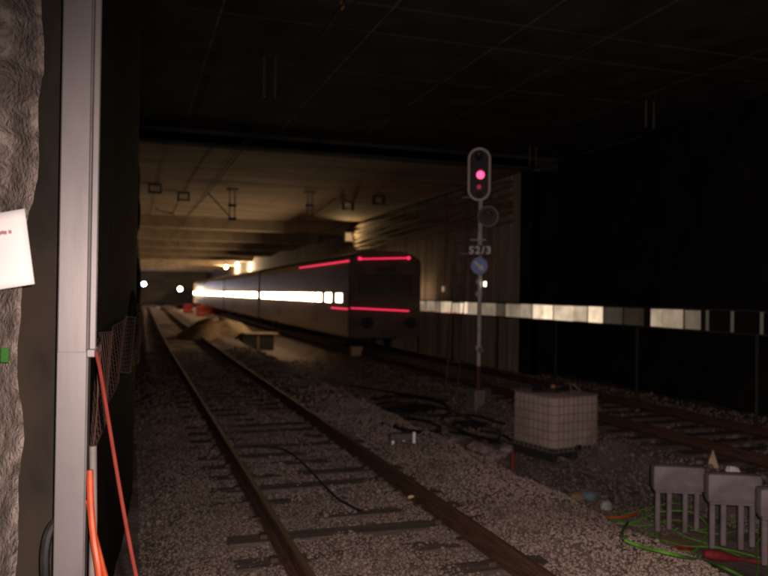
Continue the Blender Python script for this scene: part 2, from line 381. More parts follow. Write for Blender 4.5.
# ------------------------------------------------------------------ steel column
YC = 3.0
def colx(px, py=288, y=YC): return at(px, py, y=y).x
cxl, cxm, cxr = colx(58), colx(88), colx(97)
st = thing('steel_column', 'tall grey galvanised steel column close by at left', 'column', (cxm, YC, -.4))
MB().box(cxl, cxm, YC, YC+.012, -.4, CH, .004).build('front_flange', 'galv', st)
MB().box(cxl+.02, cxl+.03, YC+.012, YC+.2, -.4, CH).build('web', 'galvdark', st)
MB().box(cxm+.006, cxr, YC+.01, YC+.035, at(95, 352, y=YC).z, CH, .004).build('edge_strip', 'galv', st)
MB().box(cxm-.004, cxm+.004, YC+.02, YC+.2, -.4, CH).build('side_web', 'galvdark', st)
MB().box(cxl+.002, cxm-.001, YC-.0035, YC+.001, -.4, at(70, 352, y=YC).z, .001).build('splice_plate', 'galv', st)
MB().cbox(at(91, 353, y=YC), (.03, .03, .03), .003).build('bracket', 'galv', st)
# grey conduit stub beside the column, orange ducts, red cable, black hose
a, b = at(93, 446, y=3.06), at(93.5, 520, y=3.06)
one('conduit_stub', MB().tube([a, b, Vector((b.x, b.y, -.45))], .014, 10), 'conduit', 'short pale grey conduit standing beside the steel column foot', 'conduit', smooth=True)
def cable(name, pix, r, m, label, cat, group=None, n=8, sides=8):
    pts = bez([at(px, py, y=d) for px, py, d in pix], n)
    return one(name, MB().tube(pts, r, sides), m, label, cat, group, True)
cable('red_cable', [(96, 352, 3.02), (101, 375, 3.0), (110, 430, 2.95), (120, 490, 2.9), (130, 545, 2.85), (141, 600, 2.8), (160, 700, 2.75)], .007, 'redcable', 'thin red cable slanting down from the steel column bracket', 'cable')
cable('orange_duct', [(90, 470, 2.98), (91, 505, 2.97), (94, 540, 2.95), (100, 580, 2.92), (110, 680, 2.9)], .013, 'orange', 'orange corrugated duct hanging beside the column, thicker of two', 'duct', 'orange ducts')
cable('orange_duct', [(88, 500, 3.03), (92, 525, 3.01), (101, 560, 3.0), (110, 600, 3.0), (120, 690, 3.0)], .0095, 'orange', 'thinner orange duct bowing out behind the thicker one', 'duct', 'orange ducts')
cable('black_hose', [(62, 515, 3.15), (50, 530, 3.12), (45, 555, 3.1), (47, 590, 3.1), (58, 640, 3.1)], .018, 'black', 'black hose curving behind the steel column near the floor', 'hose')

# orange safety netting on the left wall
q = MB(); zt, zb = EYE-.24, EYE-.72
yn = [3.3]
while yn[-1] < 26: yn.append(yn[-1]*1.018+.02)
def net_p(y, f): X0 = -.06+.26*sm(4.4, 11, y); sag = .05*math.sin(y*1.3)+.03*math.sin(y*3.1+1); return Vector((-.09+X0+cx(y)+.02*math.sin(y*4+f*3), y, zt+(zb-zt)*f+sag*f+.02*math.sin(y*2)-.004*(y-3)))
for f in np.linspace(0, 1, 15):
    q.tube([net_p(y, f) for y in yn[::2]], .004 if 0 < f < 1 else .007, 4)
for y in yn:
    q.tube([net_p(y, f) for f in np.linspace(0, 1, 8)], .003, 4)
one('safety_netting', q, 'net', 'brownish orange plastic safety netting hung along the dark left wall', 'netting')

# ------------------------------------------------------------------ tracks
RP = [(-.075, -.172), (.075, -.172), (.075, -.16), (.012, -.145), (.009, -.05), (.034, -.038), (.034, -.012), (.026, -.003), (-.026, -.003), (-.034, -.012), (-.034, -.038), (-.009, -.05), (-.012, -.145), (-.075, -.16)]
TP = [(-.025, -.003), (-.024, .0), (.024, .0), (.025, -.003)]
def track(label, xl, xr, y0, y1, slo, shi):
    c = (xl+xr)/2; t = thing('railway_track', label, 'track', (c, y0, 0))
    yl = list(np.arange(y0, min(y1, 20), 4)) + list(np.arange(20, y1+.1, 2.5))
    for x in (xl, xr):
        r = MB().sweep(RP, yl, lambda y: x+cx(y)).build('rail', 'rail', t)
        MB().sweep(TP, yl, lambda y: x+cx(y)).build('running_face', 'railtop', r)
    s0 = None; y = slo; offs = [sx*(xr-xl)/2+e for sx in (-1, 1) for e in (-.1, .1)]
    q = MB().box(-1.3, 1.3, -.13, .13, -.34, -.176, .012)
    kl = MB().cbox((0, 0, -.165), (.07, .1, .05), .008)
    while y < shi:
        if s0 is None:
            s0 = q.build('sleeper', 'sleeper'); s0.parent = t; s0.location = (0, y-y0, 0); k0 = kl.build('rail_clip', 'clip'); k0.parent = s0; k0.location = (-(xr-xl)/2-.1, 0, 0)
            for e in offs[1:]: copy_mesh(k0, s0, (e, 0, 0))
        else:
            s = copy_mesh(s0, t, (cx(y)+random.uniform(-.03, .03), y-y0, random.uniform(-.012, .006)), (0, 0, random.uniform(-.012, .012)))
            if y < 24 and xl < 5:
                for e in offs: copy_mesh(k0, s, (e, 0, 0))
        y += .6
    return t
track('near railway track with rusty rails curving away at left of centre', LT, RT, -5.5, 141, .4, 56)
track('farther railway track on the right, running under the train', TL, TR, -5.5, 141, 8, 44)

# ballast stones
def stones(name, n, xr, yr, smin, smax, keep, seed):
    r = np.random.default_rng(seed)
    ph = (1+5**.5)/2
    iv = np.array([(-1, ph, 0), (1, ph, 0), (-1, -ph, 0), (1, -ph, 0), (0, -1, ph), (0, 1, ph), (0, -1, -ph), (0, 1, -ph), (ph, 0, -1), (ph, 0, 1), (-ph, 0, -1), (-ph, 0, 1)])/1.9
    fi = np.array([(0, 11, 5), (0, 5, 1), (0, 1, 7), (0, 7, 10), (0, 10, 11), (1, 5, 9), (5, 11, 4), (11, 10, 2), (10, 7, 6), (7, 1, 8), (3, 9, 4), (3, 4, 2), (3, 2, 6), (3, 6, 8), (3, 8, 9), (4, 9, 5), (2, 4, 11), (6, 2, 10), (8, 6, 7), (9, 8, 1)])
    x = r.uniform(*xr, n); y = yr[0]+(yr[1]-yr[0])*r.uniform(0, 1, n)**1.55
    k = np.array([keep(a, b) for a, b in zip(x, y)]); x, y = x[k], y[k]; n = len(x)
    z = np.array([ground(a, b) for a, b in zip(x, y)])
    s = r.uniform(smin, smax, n)*(.8+1.1*r.uniform(0, 1, n)**6)
    V = iv[None]*r.uniform(.55, 1.32, (n, 12, 1))*r.uniform(.55, 1.2, (n, 1, 3))
    a = r.uniform(0, 6.28, n); ca, sa = np.cos(a), np.sin(a)
    b = r.uniform(0, 6.28, n); cb, sb = np.cos(b), np.sin(b)
    X = V[:, :, 0]*ca[:, None]-V[:, :, 1]*sa[:, None]; Y = V[:, :, 0]*sa[:, None]+V[:, :, 1]*ca[:, None]; Z = V[:, :, 2]
    Y2 = Y*cb[:, None]-Z*sb[:, None]; Z2 = Y*sb[:, None]+Z*cb[:, None]
    P = np.stack([X, Y2, Z2], -1)*(s/2)[:, None, None] + np.stack([x, y, z+s*r.uniform(-.1, .35, n)], -1)[:, None, :]
    me = bpy.data.meshes.new(name); me.vertices.add(n*12); me.vertices.foreach_set('co', P.reshape(-1).astype(np.float32))
    I = (fi[None]+np.arange(n)[:, None, None]*12).reshape(-1)
    me.loops.add(len(I)); me.loops.foreach_set('vertex_index', I.astype(np.int32))
    me.polygons.add(n*20); me.polygons.foreach_set('loop_start', np.arange(0, n*60, 3, dtype=np.int32))
    me.update(calc_edges=True)
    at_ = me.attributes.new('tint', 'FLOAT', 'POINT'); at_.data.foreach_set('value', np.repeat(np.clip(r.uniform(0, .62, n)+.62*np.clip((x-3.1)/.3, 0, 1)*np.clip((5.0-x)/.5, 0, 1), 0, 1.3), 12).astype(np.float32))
    me.materials.append(M['stone']); o = bpy.data.objects.new(name, me); COL.objects.link(o); o['kind'] = 'stuff'
    return o
def keep_near(a, b):
    if abs(a-LT) < .1 or abs(a-RT) < .1: return False
    if .85 < a < 3.5 and abs((b-.4+.3) % .6-.3) < .12 and RNG.uniform() > .72: return False
    if a > .48*b+2.6: return False
    if 4.75 < a < 7.3 and RNG.uniform() < .5: return False
    return True
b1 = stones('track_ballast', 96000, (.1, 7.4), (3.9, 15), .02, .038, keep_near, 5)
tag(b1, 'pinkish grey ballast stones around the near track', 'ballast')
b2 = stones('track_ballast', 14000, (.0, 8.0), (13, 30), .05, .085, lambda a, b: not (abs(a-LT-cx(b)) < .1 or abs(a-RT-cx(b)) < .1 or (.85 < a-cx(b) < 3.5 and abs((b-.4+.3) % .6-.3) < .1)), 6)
tag(b2, 'dark ballast stones farther along between the tracks', 'ballast')
b3 = stones('track_ballast', 8000, (6.8, 11.8), (7, 24), .05, .08, lambda a, b: abs(a-TL) > .1 and abs(a-TR) > .1, 8)
tag(b3, 'dark ballast stones under the right hand track', 'ballast')

# ------------------------------------------------------------------ signal
GZ = -.58
sb = at(478, 412, z=GZ+.05); SX, SY = sb.x, sb.y
def sp(px, py, dy=0): return at(px, py, y=SY+dy)
TOC = (CAMP-Vector((SX, SY, 0))); TOC.z = 0; TOC.normalize()     # faces the approaching driver
FX = Vector((-TOC.y, TOC.x, 0)); FX = FX if FX.x > 0 else -FX    # sideways along the signal face
sg = thing('railway_signal', 'railway colour light signal on a slim post showing red', 'signal', (SX, SY, GZ))
def sig_pt(px, py, fwd=0):                                       # point on the plane of the signal face
    d = ray(px, py); n = TOC; o0 = Vector((SX, SY, 0))+TOC*fwd
    t = (o0-CAMP).dot(n)/d.dot(n); return CAMP+d*t
zt_ = sig_pt(479, 200).z
MB().tube([(SX, SY, sig_pt(478, 366).z), (SX, SY, zt_)], .05, 12).build('mast', 'mast', sg, True)
MB().tube([(SX, SY, sig_pt(478, 390).z), (SX, SY, sig_pt(478, 366).z+.001)], .062, 12).build('mast_foot', 'redmast', sg, True)
def stadium(c, hw, hh, n=14):
    pts = []
    for k in range(n+1): a = math.pi*k/n; pts.append(c + FX*math.cos(a)*hw + Vector((0, 0, hh-hw+math.sin(a)*hw)))
    for k in range(n+1): a = math.pi+math.pi*k/n; pts.append(c + FX*math.cos(a)*hw + Vector((0, 0, -(hh-hw)+math.sin(a)*hw)))
    return pts
hc = sig_pt(479.2, 174.5, .12)
hd = MB().prism(stadium(hc, .235, .58), None, TOC*.03).build('head_plate', 'blackpaint', sg)
MB().tube(stadium(hc+TOC*.035, .232, .578), .026, 6, True).build('head_rim', 'whiterim', hd, True)
MB().prism(stadium(hc-TOC*.16, .17, .46), None, TOC*.155).build('lamp_housing', 'blackpaint', hd)
def disc(c, r, th, n=24): return MB().prism([c+FX*math.cos(2*math.pi*k/n)*r+Vector((0, 0, math.sin(2*math.pi*k/n)*r)) for k in range(n)], None, TOC*th)
def visor(c, r, ln):
    q = MB(); n = 12; vs = []; fs = []
    for k in range(n+1):
        a = math.pi*(-.12+1.24*k/n)
        for rr, l in ((r, 0), (r, ln), (r+.008, ln), (r+.008, 0)): vs.append(c+FX*math.cos(a)*rr+Vector((0, 0, math.sin(a)*rr))+TOC*(l*(.6+.4*math.sin(max(0, min(math.pi, a))))))
    for k in range(n):
        for j in range(4): a = k*4+j; b = k*4+(j+1) % 4; fs.append((a, b, b+4, a+4))
    return q.add(vs, fs)
for py, m in ((158, 'lens'), (175, 'sigred'), (187, 'sigdim'), (196, 'lens')):
    c = sig_pt(479 if m != 'sigred' else 480.5, py, .152); r = .075 if py < 180 else .05
    if m == 'sigred': r = .085
    ln = disc(c, r, .02).build('lens', m, hd); visor(c, r+.012, .16).build('visor', 'blackpaint', ln)
rc = sig_pt(488, 216.5, .1)
rd = disc(rc, .22, .025).build('lower_plate', 'blackpaint', sg)
MB().tube([rc+TOC*.03+FX*math.cos(2*math.pi*k/28)*.225+Vector((0, 0, math.sin(2*math.pi*k/28)*.225)) for k in range(28)], .017, 6, True).build('plate_rim', 'dimrim', rd, True)
l2 = disc(rc+TOC*.026, .1, .02).build('lens', 'lens', rd); visor(rc+TOC*.03, .115, .2).build('visor', 'blackpaint', l2)
MB().tube([rc-TOC*.02, Vector((SX, SY, rc.z))], .025, 8).build('arm', 'blackpaint', sg)
# cross bracket, number plate, blue arrow disc
for a, b in (((470, 240), (486, 240)), ((478.5, 232), (478.5, 246))):
    MB().tube([sig_pt(*a, .06), sig_pt(*b, .06)], .02, 6).build('bracket', 'mast', sg)
pl = MB(); pl.cbox((0, 0, 0), (.5, .012, .24), .003)
rotm = Matrix((FX, -TOC, Vector((0, 0, 1)))).transposed()
pl.v = [rotm @ v + sig_pt(480, 250.5, .075) for v in pl.v]
npl = pl.build('number_plate', 'blackpaint', sg)
def text_mesh(txt, size, m, name, parent, centre, ext=.004):
    cu = bpy.data.curves.new('t', 'FONT'); cu.body = txt; cu.size = size; cu.extrude = ext; cu.align_x = 'CENTER'; cu.align_y = 'CENTER'; cu.space_character = 1.25
    cu.offset = .006
    to = bpy.data.objects.new('t', cu); COL.objects.link(to); bpy.context.view_layer.update()
    me = bpy.data.meshes.new_from_object(to.evaluated_get(bpy.context.evaluated_depsgraph_get())); bpy.data.objects.remove(to)
    off = Vector(parent['_o']); rm = Matrix((FX, Vector((0, 0, 1)), TOC)).transposed()
    for v in me.vertices: v.co = rm @ v.co + centre - off
    me.materials.clear(); me.materials.append(M[m]); me.name = name
    o = bpy.data.objects.new(name, me); COL.objects.link(o); o.parent = parent; return o
text_mesh('S2/3', .235, 'white', 'number', npl, sig_pt(480, 250.5, .09))
dc = sig_pt(479.2, 266, .09)
ds = disc(dc, .195, .015).build('blue_disc', 'blue', sg)
MB().tube([dc+TOC*.016+FX*math.cos(2*math.pi*k/28)*.19+Vector((0, 0, math.sin(2*math.pi*k/28)*.19)) for k in range(28)], .008, 5, True).build('disc_rim', 'dimrim', ds, True)
Zv = Vector((0, 0, 1)); dv = (FX*.75-Zv*.66).normalized(); nv = (FX*.66+Zv*.75).normalized()
ar = [(-.14, .028), (.02, .028), (.02, .075), (.15, 0), (.02, -.075), (.02, -.028), (-.14, -.028)]
MB().prism([dc+TOC*.017+dv*a+nv*b for a, b in ar], None, TOC*.006).build('arrow', 'white', ds)
MB().cbox(sig_pt(485, 284, .06), (.06, .04, .11), .008).build('tag_light', 'glim', sg)
for py, r in ((282, .07), (294, .085), (348, .08)):
    c = sig_pt(478.5, py); MB().tube([c+Vector((0, 0, -.05)), c+Vector((0, 0, .05))], r, 12).build('clamp', 'mast', sg, True)
MB().cbox(sig_pt(481, 350, .1), (.1, .08, .12), .01).build('junction_box', 'concrete', sg)
zb_ = sig_pt(472, 388).z
MB().cbox((SX-.12, SY-.1, (zb_+GZ-.1)/2), (.26, .5, zb_-GZ+.1), .03).build('footing', 'concrete', sg)
MB().cbox((SX+.22, SY+.25, (zb_+GZ-.1)/2+.02), (.36, .3, zb_-GZ), .02).build('relay_box', 'galvdark', sg)
# ladder of the signal
lt, lb = sig_pt(463, 236, -.5), sig_pt(452, 384, -.5); lb.z = max(lb.z, GZ)
la = MB()
for s_ in (-1, 1): la.tube([lb+FX*.14*s_, lt+FX*.14*s_], .014, 6)
ld = la.build('ladder_rails', 'galvdark', sg)
for k in range(10):
    p = lb.lerp(lt, (k+.5)/10); MB().tube([p-FX*.14, p+FX*.14], .011, 6).build('rung', 'galvdark', ld)
for py in (254, 198): p = sig_pt(462, py, -.45); MB().tube([p, Vector((SX, SY, p.z))], .016, 6).build('ladder_bracket', 'mast', sg)

# ------------------------------------------------------------------ IBC tank
gi = -.5
pa, pb_, pcn = at(518, 447, z=gi), at(553, 460, z=gi), at(604, 446, z=gi)
L1 = 1.04; e1 = Matrix.Rotation(math.radians(30), 3, 'Z') @ R0; e1.normalize(); e2 = Vector((-e1.y, e1.x, 0)); L2 = 1.04
bx_ = thing('tank_container', 'cream plastic bulk liquid tank in a wire cage beside the signal', 'tank', tuple(pb_))
X = Matrix((( e1.x, e2.x, 0, pb_.x), (e1.y, e2.y, 0, pb_.y), (0, 0, 1, gi), (0, 0, 0, 1)))
def loc(): q = MB(); q.xf = X; return q
H0, H1 = .13, 1.0
loc().box(.012, L1-.012, .012, L2-.012, H0+.01, H1, .1).build('bottle', 'ibc', bx_, True)
pal = loc().box(0, L1, 0, L2, H0-.04, H0).build('pallet_deck', 'galvdark', bx_)
for i in range(3):
    loc().box(.02+i*(L1-.16)/2, .12+i*(L1-.16)/2, .02, L2-.02, -.05, H0-.041, .01).build('pallet_foot', 'bogie', pal)
cg = loc()
nv1, nv2, nh = 10, 9, 7
cr = .007
for zz in np.linspace(H0+.03, H1-.02, nh): cg.tube([(.08, 0, zz), (L1-.08, 0, zz), (L1-.025, .025, zz), (L1, .08, zz), (L1, L2-.08, zz), (L1-.025, L2-.025, zz), (L1-.08, L2, zz), (.08, L2, zz), (.025, L2-.025, zz), (0, L2-.08, zz), (0, .08, zz), (.025, .025, zz)], cr, 5, True)
cage = cg.build('cage_hoops', 'cage', bx_)
for k in range(1, nv1):
    for yy_ in (-.012, L2+.012): x = L1*k/nv1; loc().tube([(x, yy_, H0-.02), (x, yy_, H1)], cr, 5).build('cage_bar', 'cage', cage)
for k in range(1, nv2):
    for xx_ in (-.012, L1+.012): y = L2*k/nv2; loc().tube([(xx_, y, H0-.02), (xx_, y, H1)], cr, 5).build('cage_bar', 'cage', cage)
loc().tube([(L1*.45, L2*.5, H1-.01), (L1*.45, L2*.5, H1+.07)], .1, 14).build('filler_cap', 'black', bx_)
loc().tube([(L1*.45, L2*.5, H1+.07), (L1*.45, L2*.5, H1+.12)], .04, 10).build('cap_knob', 'cap', bx_)
loc().cbox((L1*.5, -.03, H0+.03), (.12, .06, .08), .02).build('outlet_valve', 'black', bx_)
q = loc().tube(bez([(L1*.1, L2*.6, H1+.02), (L1*.3, L2*.3, H1+.06), (L1*.6, L2*.35, H1+.09), (L1*.85, L2*.6, H1+.03), (L1*.6, L2*.8, H1+.07), (L1*.25, L2*.75, H1+.04), (L1*.2, L2*.4, H1+.05)], 8), .026, 8)
one('black_hose', q, 'black', 'coil of black hose lying on top of the cream tank', 'hose', smooth=True)
q = loc().tube(bez([(L1*.55, L2*.2, H1+.02), (L1*.7, L2*.35, H1+.14), (L1*.85, L2*.3, H1+.02)], 8), .012, 6)
one('pipe_handle', q, 'conduit', 'small grey bent handle lying on the tank top', 'handle', smooth=True)

# ------------------------------------------------------------------ grey three-legged trestles bottom right
def trestle(pxl, pxr, ptop, pbot, zg, label, first=None):
    c = at((pxl+pxr)/2, pbot, z=zg); dep = (c-CAMP).dot(F_); k = dep/FPX
    wd = (pxr-pxl)*k; hgt = (pbot-ptop)*k
    t = thing('grey_trestle', label, 'trestle', (c.x, c.y, zg), 'grey trestles on the ballast')
    Rz = Matrix.Rotation(-YAW-.12, 4, 'Z'); Tm = Matrix.Translation((c.x, c.y, zg)) @ Rz
    bh = hgt*.43
    q = MB(); q.xf = Tm; q.box(-wd/2, wd/2, -.09, .09, hgt-bh, hgt, .045); q.build('top_beam', 'greyplastic', t, True)
    q = MB(); q.xf = Tm; q.box(-wd/2+.03, wd/2-.03, -.06, .06, hgt-bh-.025, hgt-bh+.004, .008); q.build('under_lip', 'greyplastic', t)
    for x, y in ((-.40, -.05), (-.13, .06), (.13, -.04), (.40, .06)):
        q = MB(); q.xf = Tm; q.box(x*wd-.026, x*wd+.026, y-.026, y+.026, -.08, hgt-bh-.02, .008); q.build('leg', 'greyplastic', t)
    return t
trestle(652, 702, 465, 524, -.42, 'leftmost grey trestle of three, green cable looped at its legs')
trestle(706, 758, 473, 540, -.36, 'middle grey trestle of the three at bottom right')
trestle(758, 812, 488, 556, -.32, 'rightmost grey trestle, cut off by the picture edge')

# ------------------------------------------------------------------ loose things on the ground
def gp(px, py, up=0):
    z = -.4
    for _ in range(12):
        p = at(px, py, z=z); z = ground(p.x, p.y)+up
    return at(px, py, z=z)
def gcable(pix, r, m, label, cat, group=None, up=.055):
    pts = bez([gp(a, b, up+(c or 0)) for a, b, c in pix], 8); return one(cat.replace(' ', '_') if False else name_of(m), MB().tube(pts, r, 7), m, label, cat, group, True)
def name_of(m): return {'green': 'green_cable', 'black': 'black_cable', 'redcable': 'red_cable', 'orange': 'orange_tube', 'galvdark': 'steel_bar'}.get(m, 'cable')
GG = 'green cables at bottom right'
gcable([(768, 590, .05), (720, 566, .1), (680, 556, .12), (640, 546, .1), (622, 536, .08), (628, 522, .05)], .014, 'green', 'thick bright green cable sweeping in from the bottom right corner', 'cable', GG)
gcable([(600, 522, 0), (630, 523, .02), (660, 512, .08), (690, 512, .14), (705, 522, .08), (712, 538, .02), (700, 556, 0)], .009, 'green', 'green cable arching across the leftmost trestle legs', 'cable', GG)
gcable([(622, 515, 0), (650, 508, .04), (672, 503, .09), (690, 507, .06)], .008, 'green', 'short green cable looping between tank debris and trestle', 'cable', GG)
gcable([(652, 500, .05), (656, 530, .03), (668, 548, .02), (690, 552, 0)], .009, 'green', 'green cable drooping beside the first trestle leg', 'cable', GG)
gcable([(717, 505, .2), (712, 525, .1), (700, 545, .02), (690, 556, 0)], .011, 'green', 'bright green cable rising between the first and middle trestles', 'cable', GG)
gcable([(766, 528, .12), (756, 548, .04), (758, 570, 0), (750, 590, 0)], .01, 'green', 'green cable dropping from the rightmost trestle', 'cable', GG)
gcable([(645, 532, 0), (680, 545, .02), (720, 548, .02), (768, 560, 0)], .007, 'green', 'thin green cable running flat under the trestles', 'cable', GG)
gcable([(690, 530, .04), (720, 534, .05), (745, 530, .03), (775, 538, .02)], .007, 'green', 'thin green cable weaving behind the middle trestle legs', 'cable', GG)
gcable([(610, 518, .01), (640, 526, .03), (676, 520, .05), (700, 530, .03), (735, 522, .06), (770, 520, .04)], .007, 'green', 'thin green cable running across all three trestles at shin height', 'cable', GG)
gcable([(640, 512, .02), (662, 522, .06), (684, 536, .03), (712, 545, .01), (740, 556, 0)], .008, 'green', 'green cable crossing diagonally under the leftmost trestle', 'cable', GG)
def lump(c, sx, sy, sz, seed, rough=.2, n=3, rot=0):
    bm = bmesh.new(); bmesh.ops.create_icosphere(bm, subdivisions=n, radius=1); r = random.Random(seed)
    ph = [r.uniform(0, 6) for _ in range(6)]
    vs = []
    for v in bm.verts:
        p = v.co; k = 1+rough*(math.sin(p.x*3.1+ph[0])+math.sin(p.y*4.3+ph[1])+math.sin(p.z*3.7+ph[2])+.6*math.sin(p.x*9+ph[3]+p.y*7)+.5*math.sin(p.z*11+ph[4]+p.x*5))/2.4
        vs.append(Matrix.Rotation(rot, 3, 'Z') @ Vector((p.x*k*sx, p.y*k*sy, p.z*k*sz))+Vector(c))
    fs = [[v.index for v in f.verts] for f in bm.faces]; bm.free(); return MB().add(vs, fs)
p = gp(735, 560, .05); one('red_wrap', MB().tube(bez([p+R0*-.32+Vector((0, 0, .06)), p+R0*-.1+Vector((0, 0, .03)), p+R0*.12, p+R0*.36-Vector((0, 0, .03))], 6), [.035+.02*math.sin(i*.4) for i in range(19)], 9), 'rednylon', 'rolled dark red fabric lying under the middle trestle', 'fabric', smooth=True)
p = gp(683, 548, .03); one('red_wrap', lump(p, .14, .07, .035, 4, .3), 'rednylon', 'small dark red scrap by the leftmost trestle', 'fabric')
p = gp(674, 540, .03); one('brown_board', MB().cbox(p, (.32, .2, .015), .003, Matrix.Rotation(.5, 3, 'Z') @ Matrix.Rotation(.25, 3, 'X')), 'wood', 'small brown board lying at the leftmost trestle legs', 'board')
# cream shard, red and white wrapper behind the trestles
p = gp(713, 474, 0)
one('cream_shard', MB().prism([p+R0*a+Vector((0, 0, b)) for a, b in ((-.09, -.02), (.1, -.02), (.07, .12), (.0, .33), (-.05, .2))], None, (.03, .05, 0)), 'cream', 'pointed cream board shard standing behind the middle trestle', 'shard')
p = gp(728, 474, .04); one('wrapper', lump(p, .17, .1, .055, 9, .35), 'rednylon', 'crumpled red wrapper beside the cream shard', 'wrapper')
p = gp(733, 470, .1); one('wrapper', lump(p, .1, .06, .045, 12, .35), 'white', 'crumpled white wrapper on top of the red one', 'wrapper')
# bits under the watermark: white jug, blue crate, orange tube
p = gp(606, 506, .05); one('white_jug', lump(p, .09, .06, .075, 21, .12), 'jug', 'small white plastic scrap lying in front of the tank', 'plastic scrap')
p = gp(590, 496, .06); one('blue_tub', lump(p, .11, .08, .075, 23, .1), mat('blue_grey_plastic', (.12, .17, .2), (.08, .12, .14), .6), 'dull blue grey plastic tub on the ground in front of the tank', 'tub')
gcable([(582, 510, 0), (600, 516, .01), (622, 517, .01), (640, 512, 0)], .014, 'orange', 'short orange tube lying on the ballast by the green cables', 'tube', None)
p = gp(580, 497, .04); one('rust_lump', lump(p, .12, .09, .07, 30, .25), 'cablebrown', 'brown rag lump just below the tank', 'rag')
# red stick, rubble and shards left of the tank
a = gp(512, 474); one('red_stake', MB().tube([a-Vector((0, 0, .05)), a+Vector((0.01, 0, .17)), a+Vector((.0, 0, .36))], [.03, .028, .022], 8), 'redcable', 'short red stake standing left of the tank', 'stake', smooth=True)
rub = [(485, 450, .2, .13), (497, 456, .17, .1), (476, 446, .12, .09), (506, 450, .13, .1), (490, 461, .13, .08), (456, 440, .13, .06), (470, 455, .09, .06)]
rl = ('largest pale rubble chunk left of the tank', 'pale rubble chunk beside the largest one, nearer the red stake', 'small rubble chunk on the left of the pile', 'rubble chunk touching the red stake', 'low rubble chunk at the front of the pile', 'pale flat stone shard left of the rubble pile', 'smallest rubble chunk between shard and pile')
for k, (a, b, s1, s2) in enumerate(rub):
    p = gp(a, b, s2*.5); one('rubble_chunk', lump(p, s1, s1*.8, s2, 40+k, .35, 2), 'rubble', rl[k], 'rubble', 'rubble left of the tank')
# dark cable heap around the signal foot
HL = ('black cable tangle in front of the signal foot', 'black cable loop lying left of the signal foot', 'black cable stretched along the trench left of the signal', 'black cable coil near the white marker sticks', 'black cable behind the rubble pile')
hp = [[(430, 405), (455, 412), (480, 424), (500, 432), (490, 442), (460, 430), (440, 420), (470, 415), (505, 424)],
      [(370, 400), (400, 396), (440, 402), (448, 414), (410, 414), (375, 408), (390, 402), (430, 408)],
      [(350, 385), (390, 392), (430, 398), (470, 405), (510, 415)],
      [(380, 425), (400, 418), (430, 422), (440, 430), (415, 432), (395, 426)],
      [(450, 432), (475, 436), (500, 442), (515, 446), (505, 436), (480, 430)]]
for k, pp in enumerate(hp):
    pts = bez([gp(a, b, .05+.05*(i % 3)) for i, (a, b) in enumerate(pp)], 8)
    one('black_cable', MB().tube(pts, .03+.006*(k % 2), 7), 'black', HL[k], 'cable', 'black cables round the signal foot', True)
p = gp(410, 408, .03); one('black_sheeting', lump(p, .75, .5, .12, 60, .4), 'black', 'crumpled black plastic sheeting on the ground left of the signal', 'sheeting')
p = gp(470, 428, .04); one('black_sheeting', lump(p, .45, .3, .14, 61, .4), 'black', 'heap of black sheeting in front of the signal foot', 'sheeting')
# white marker sticks with dark plate
for k, (a, b, h) in enumerate(((393, 444, .13), (404, 441, .1), (414, 443, .16))):
    p = gp(a, b); one('marker_stick', MB().cbox(p+Vector((0, 0, h/2-.02)), (.04, .03, h+.04), .005), 'white', ('leftmost short white marker stick on the ballast shoulder', 'smallest white marker stick, between the other two', 'tallest white marker stick on the right of three')[k], 'stick', 'white marker sticks')
p = gp(404, 437, .07); one('dark_plate', MB().cbox(p+Vector((0, .06, 0)), (.4, .12, .1), .01), 'galvdark', 'low dark metal box behind the white marker sticks', 'box')
# bits on the near track
p = gp(411, 497, .04); one('paper_scrap', lump(p, .035, .03, .02, 70, .3), 'cream', 'tiny pale scrap beside the right rail', 'scrap')
a, b = at(250, 448, z=-.13), at(300, 452, z=-.13); 
one('dark_hose', MB().tube(bez([at(225, 449, z=-.14), at(255, 447, z=-.13), at(285, 450, z=-.13), at(308, 468, z=-.13), at(335, 496, z=-.13), at(362, 512, z=-.14)], 8), .014, 7), 'black', 'black hose crossing between the near rails', 'hose', smooth=True)
# wooden post stub and block by the far track
p = gp(356, 366); one('timber_stub', MB().cbox(p+Vector((0, 0, .34)), (.42, .3, .78), .02), 'cream', 'squat timber block beside the rear of the train', 'timber block')
# dark box with plank top, farther left
p = gp(258, 350); dcr = thing('dark_crate', 'low dark crate with a plank lid beside the sand heap', 'crate', tuple(p))
MB().box(p.x-.75, p.x+.75, p.y, p.y+1.2, p.z-.05, p.z+.72, .02).build('crate_body', 'bogie', dcr)
MB().box(p.x-.05, p.x+.05, p.y-.03, p.y-.002, p.z, p.z+.7).build('batten', 'wood', dcr)
MB().cbox((p.x+.15, p.y+.5, p.z+.76), (1.62, 1.25, .045), .008).build('plank_lid', 'wood', dcr)
pl_a, pl_b = gp(284, 330, .55), gp(345, 343, .4)
one('long_plank', MB().tube([pl_a, pl_b], .055, 4), 'wood', 'long pale plank sloping from the crate towards the train', 'plank')
# sand heap
p = gp(222, 338); q = MB(); n1, n2 = 26, 14
for i in range(n2+1):
    r_ = i/n2
    for j in range(n1):
        a = 2*math.pi*j/n1; k = 1+.15*math.sin(a*2+1)+.1*math.sin(a*5)
        q.v.append(p+Vector((math.cos(a)*1.75*r_*k, 2.2+math.sin(a)*2.6*r_*k, (.95*(1-r_**2.2)*(1+.08*math.sin(a*3+i*.9)) if i else .93)+random.uniform(-.03, .03)-.1)))
q.f = [(i*n1+j, i*n1+(j+1) % n1, (i+1)*n1+(j+1) % n1, (i+1)*n1+j) for i in range(n2) for j in range(n1)]
one('sand_heap', q, 'sand', 'rounded heap of pale sand beside the near track', 'sand heap', smooth=True)
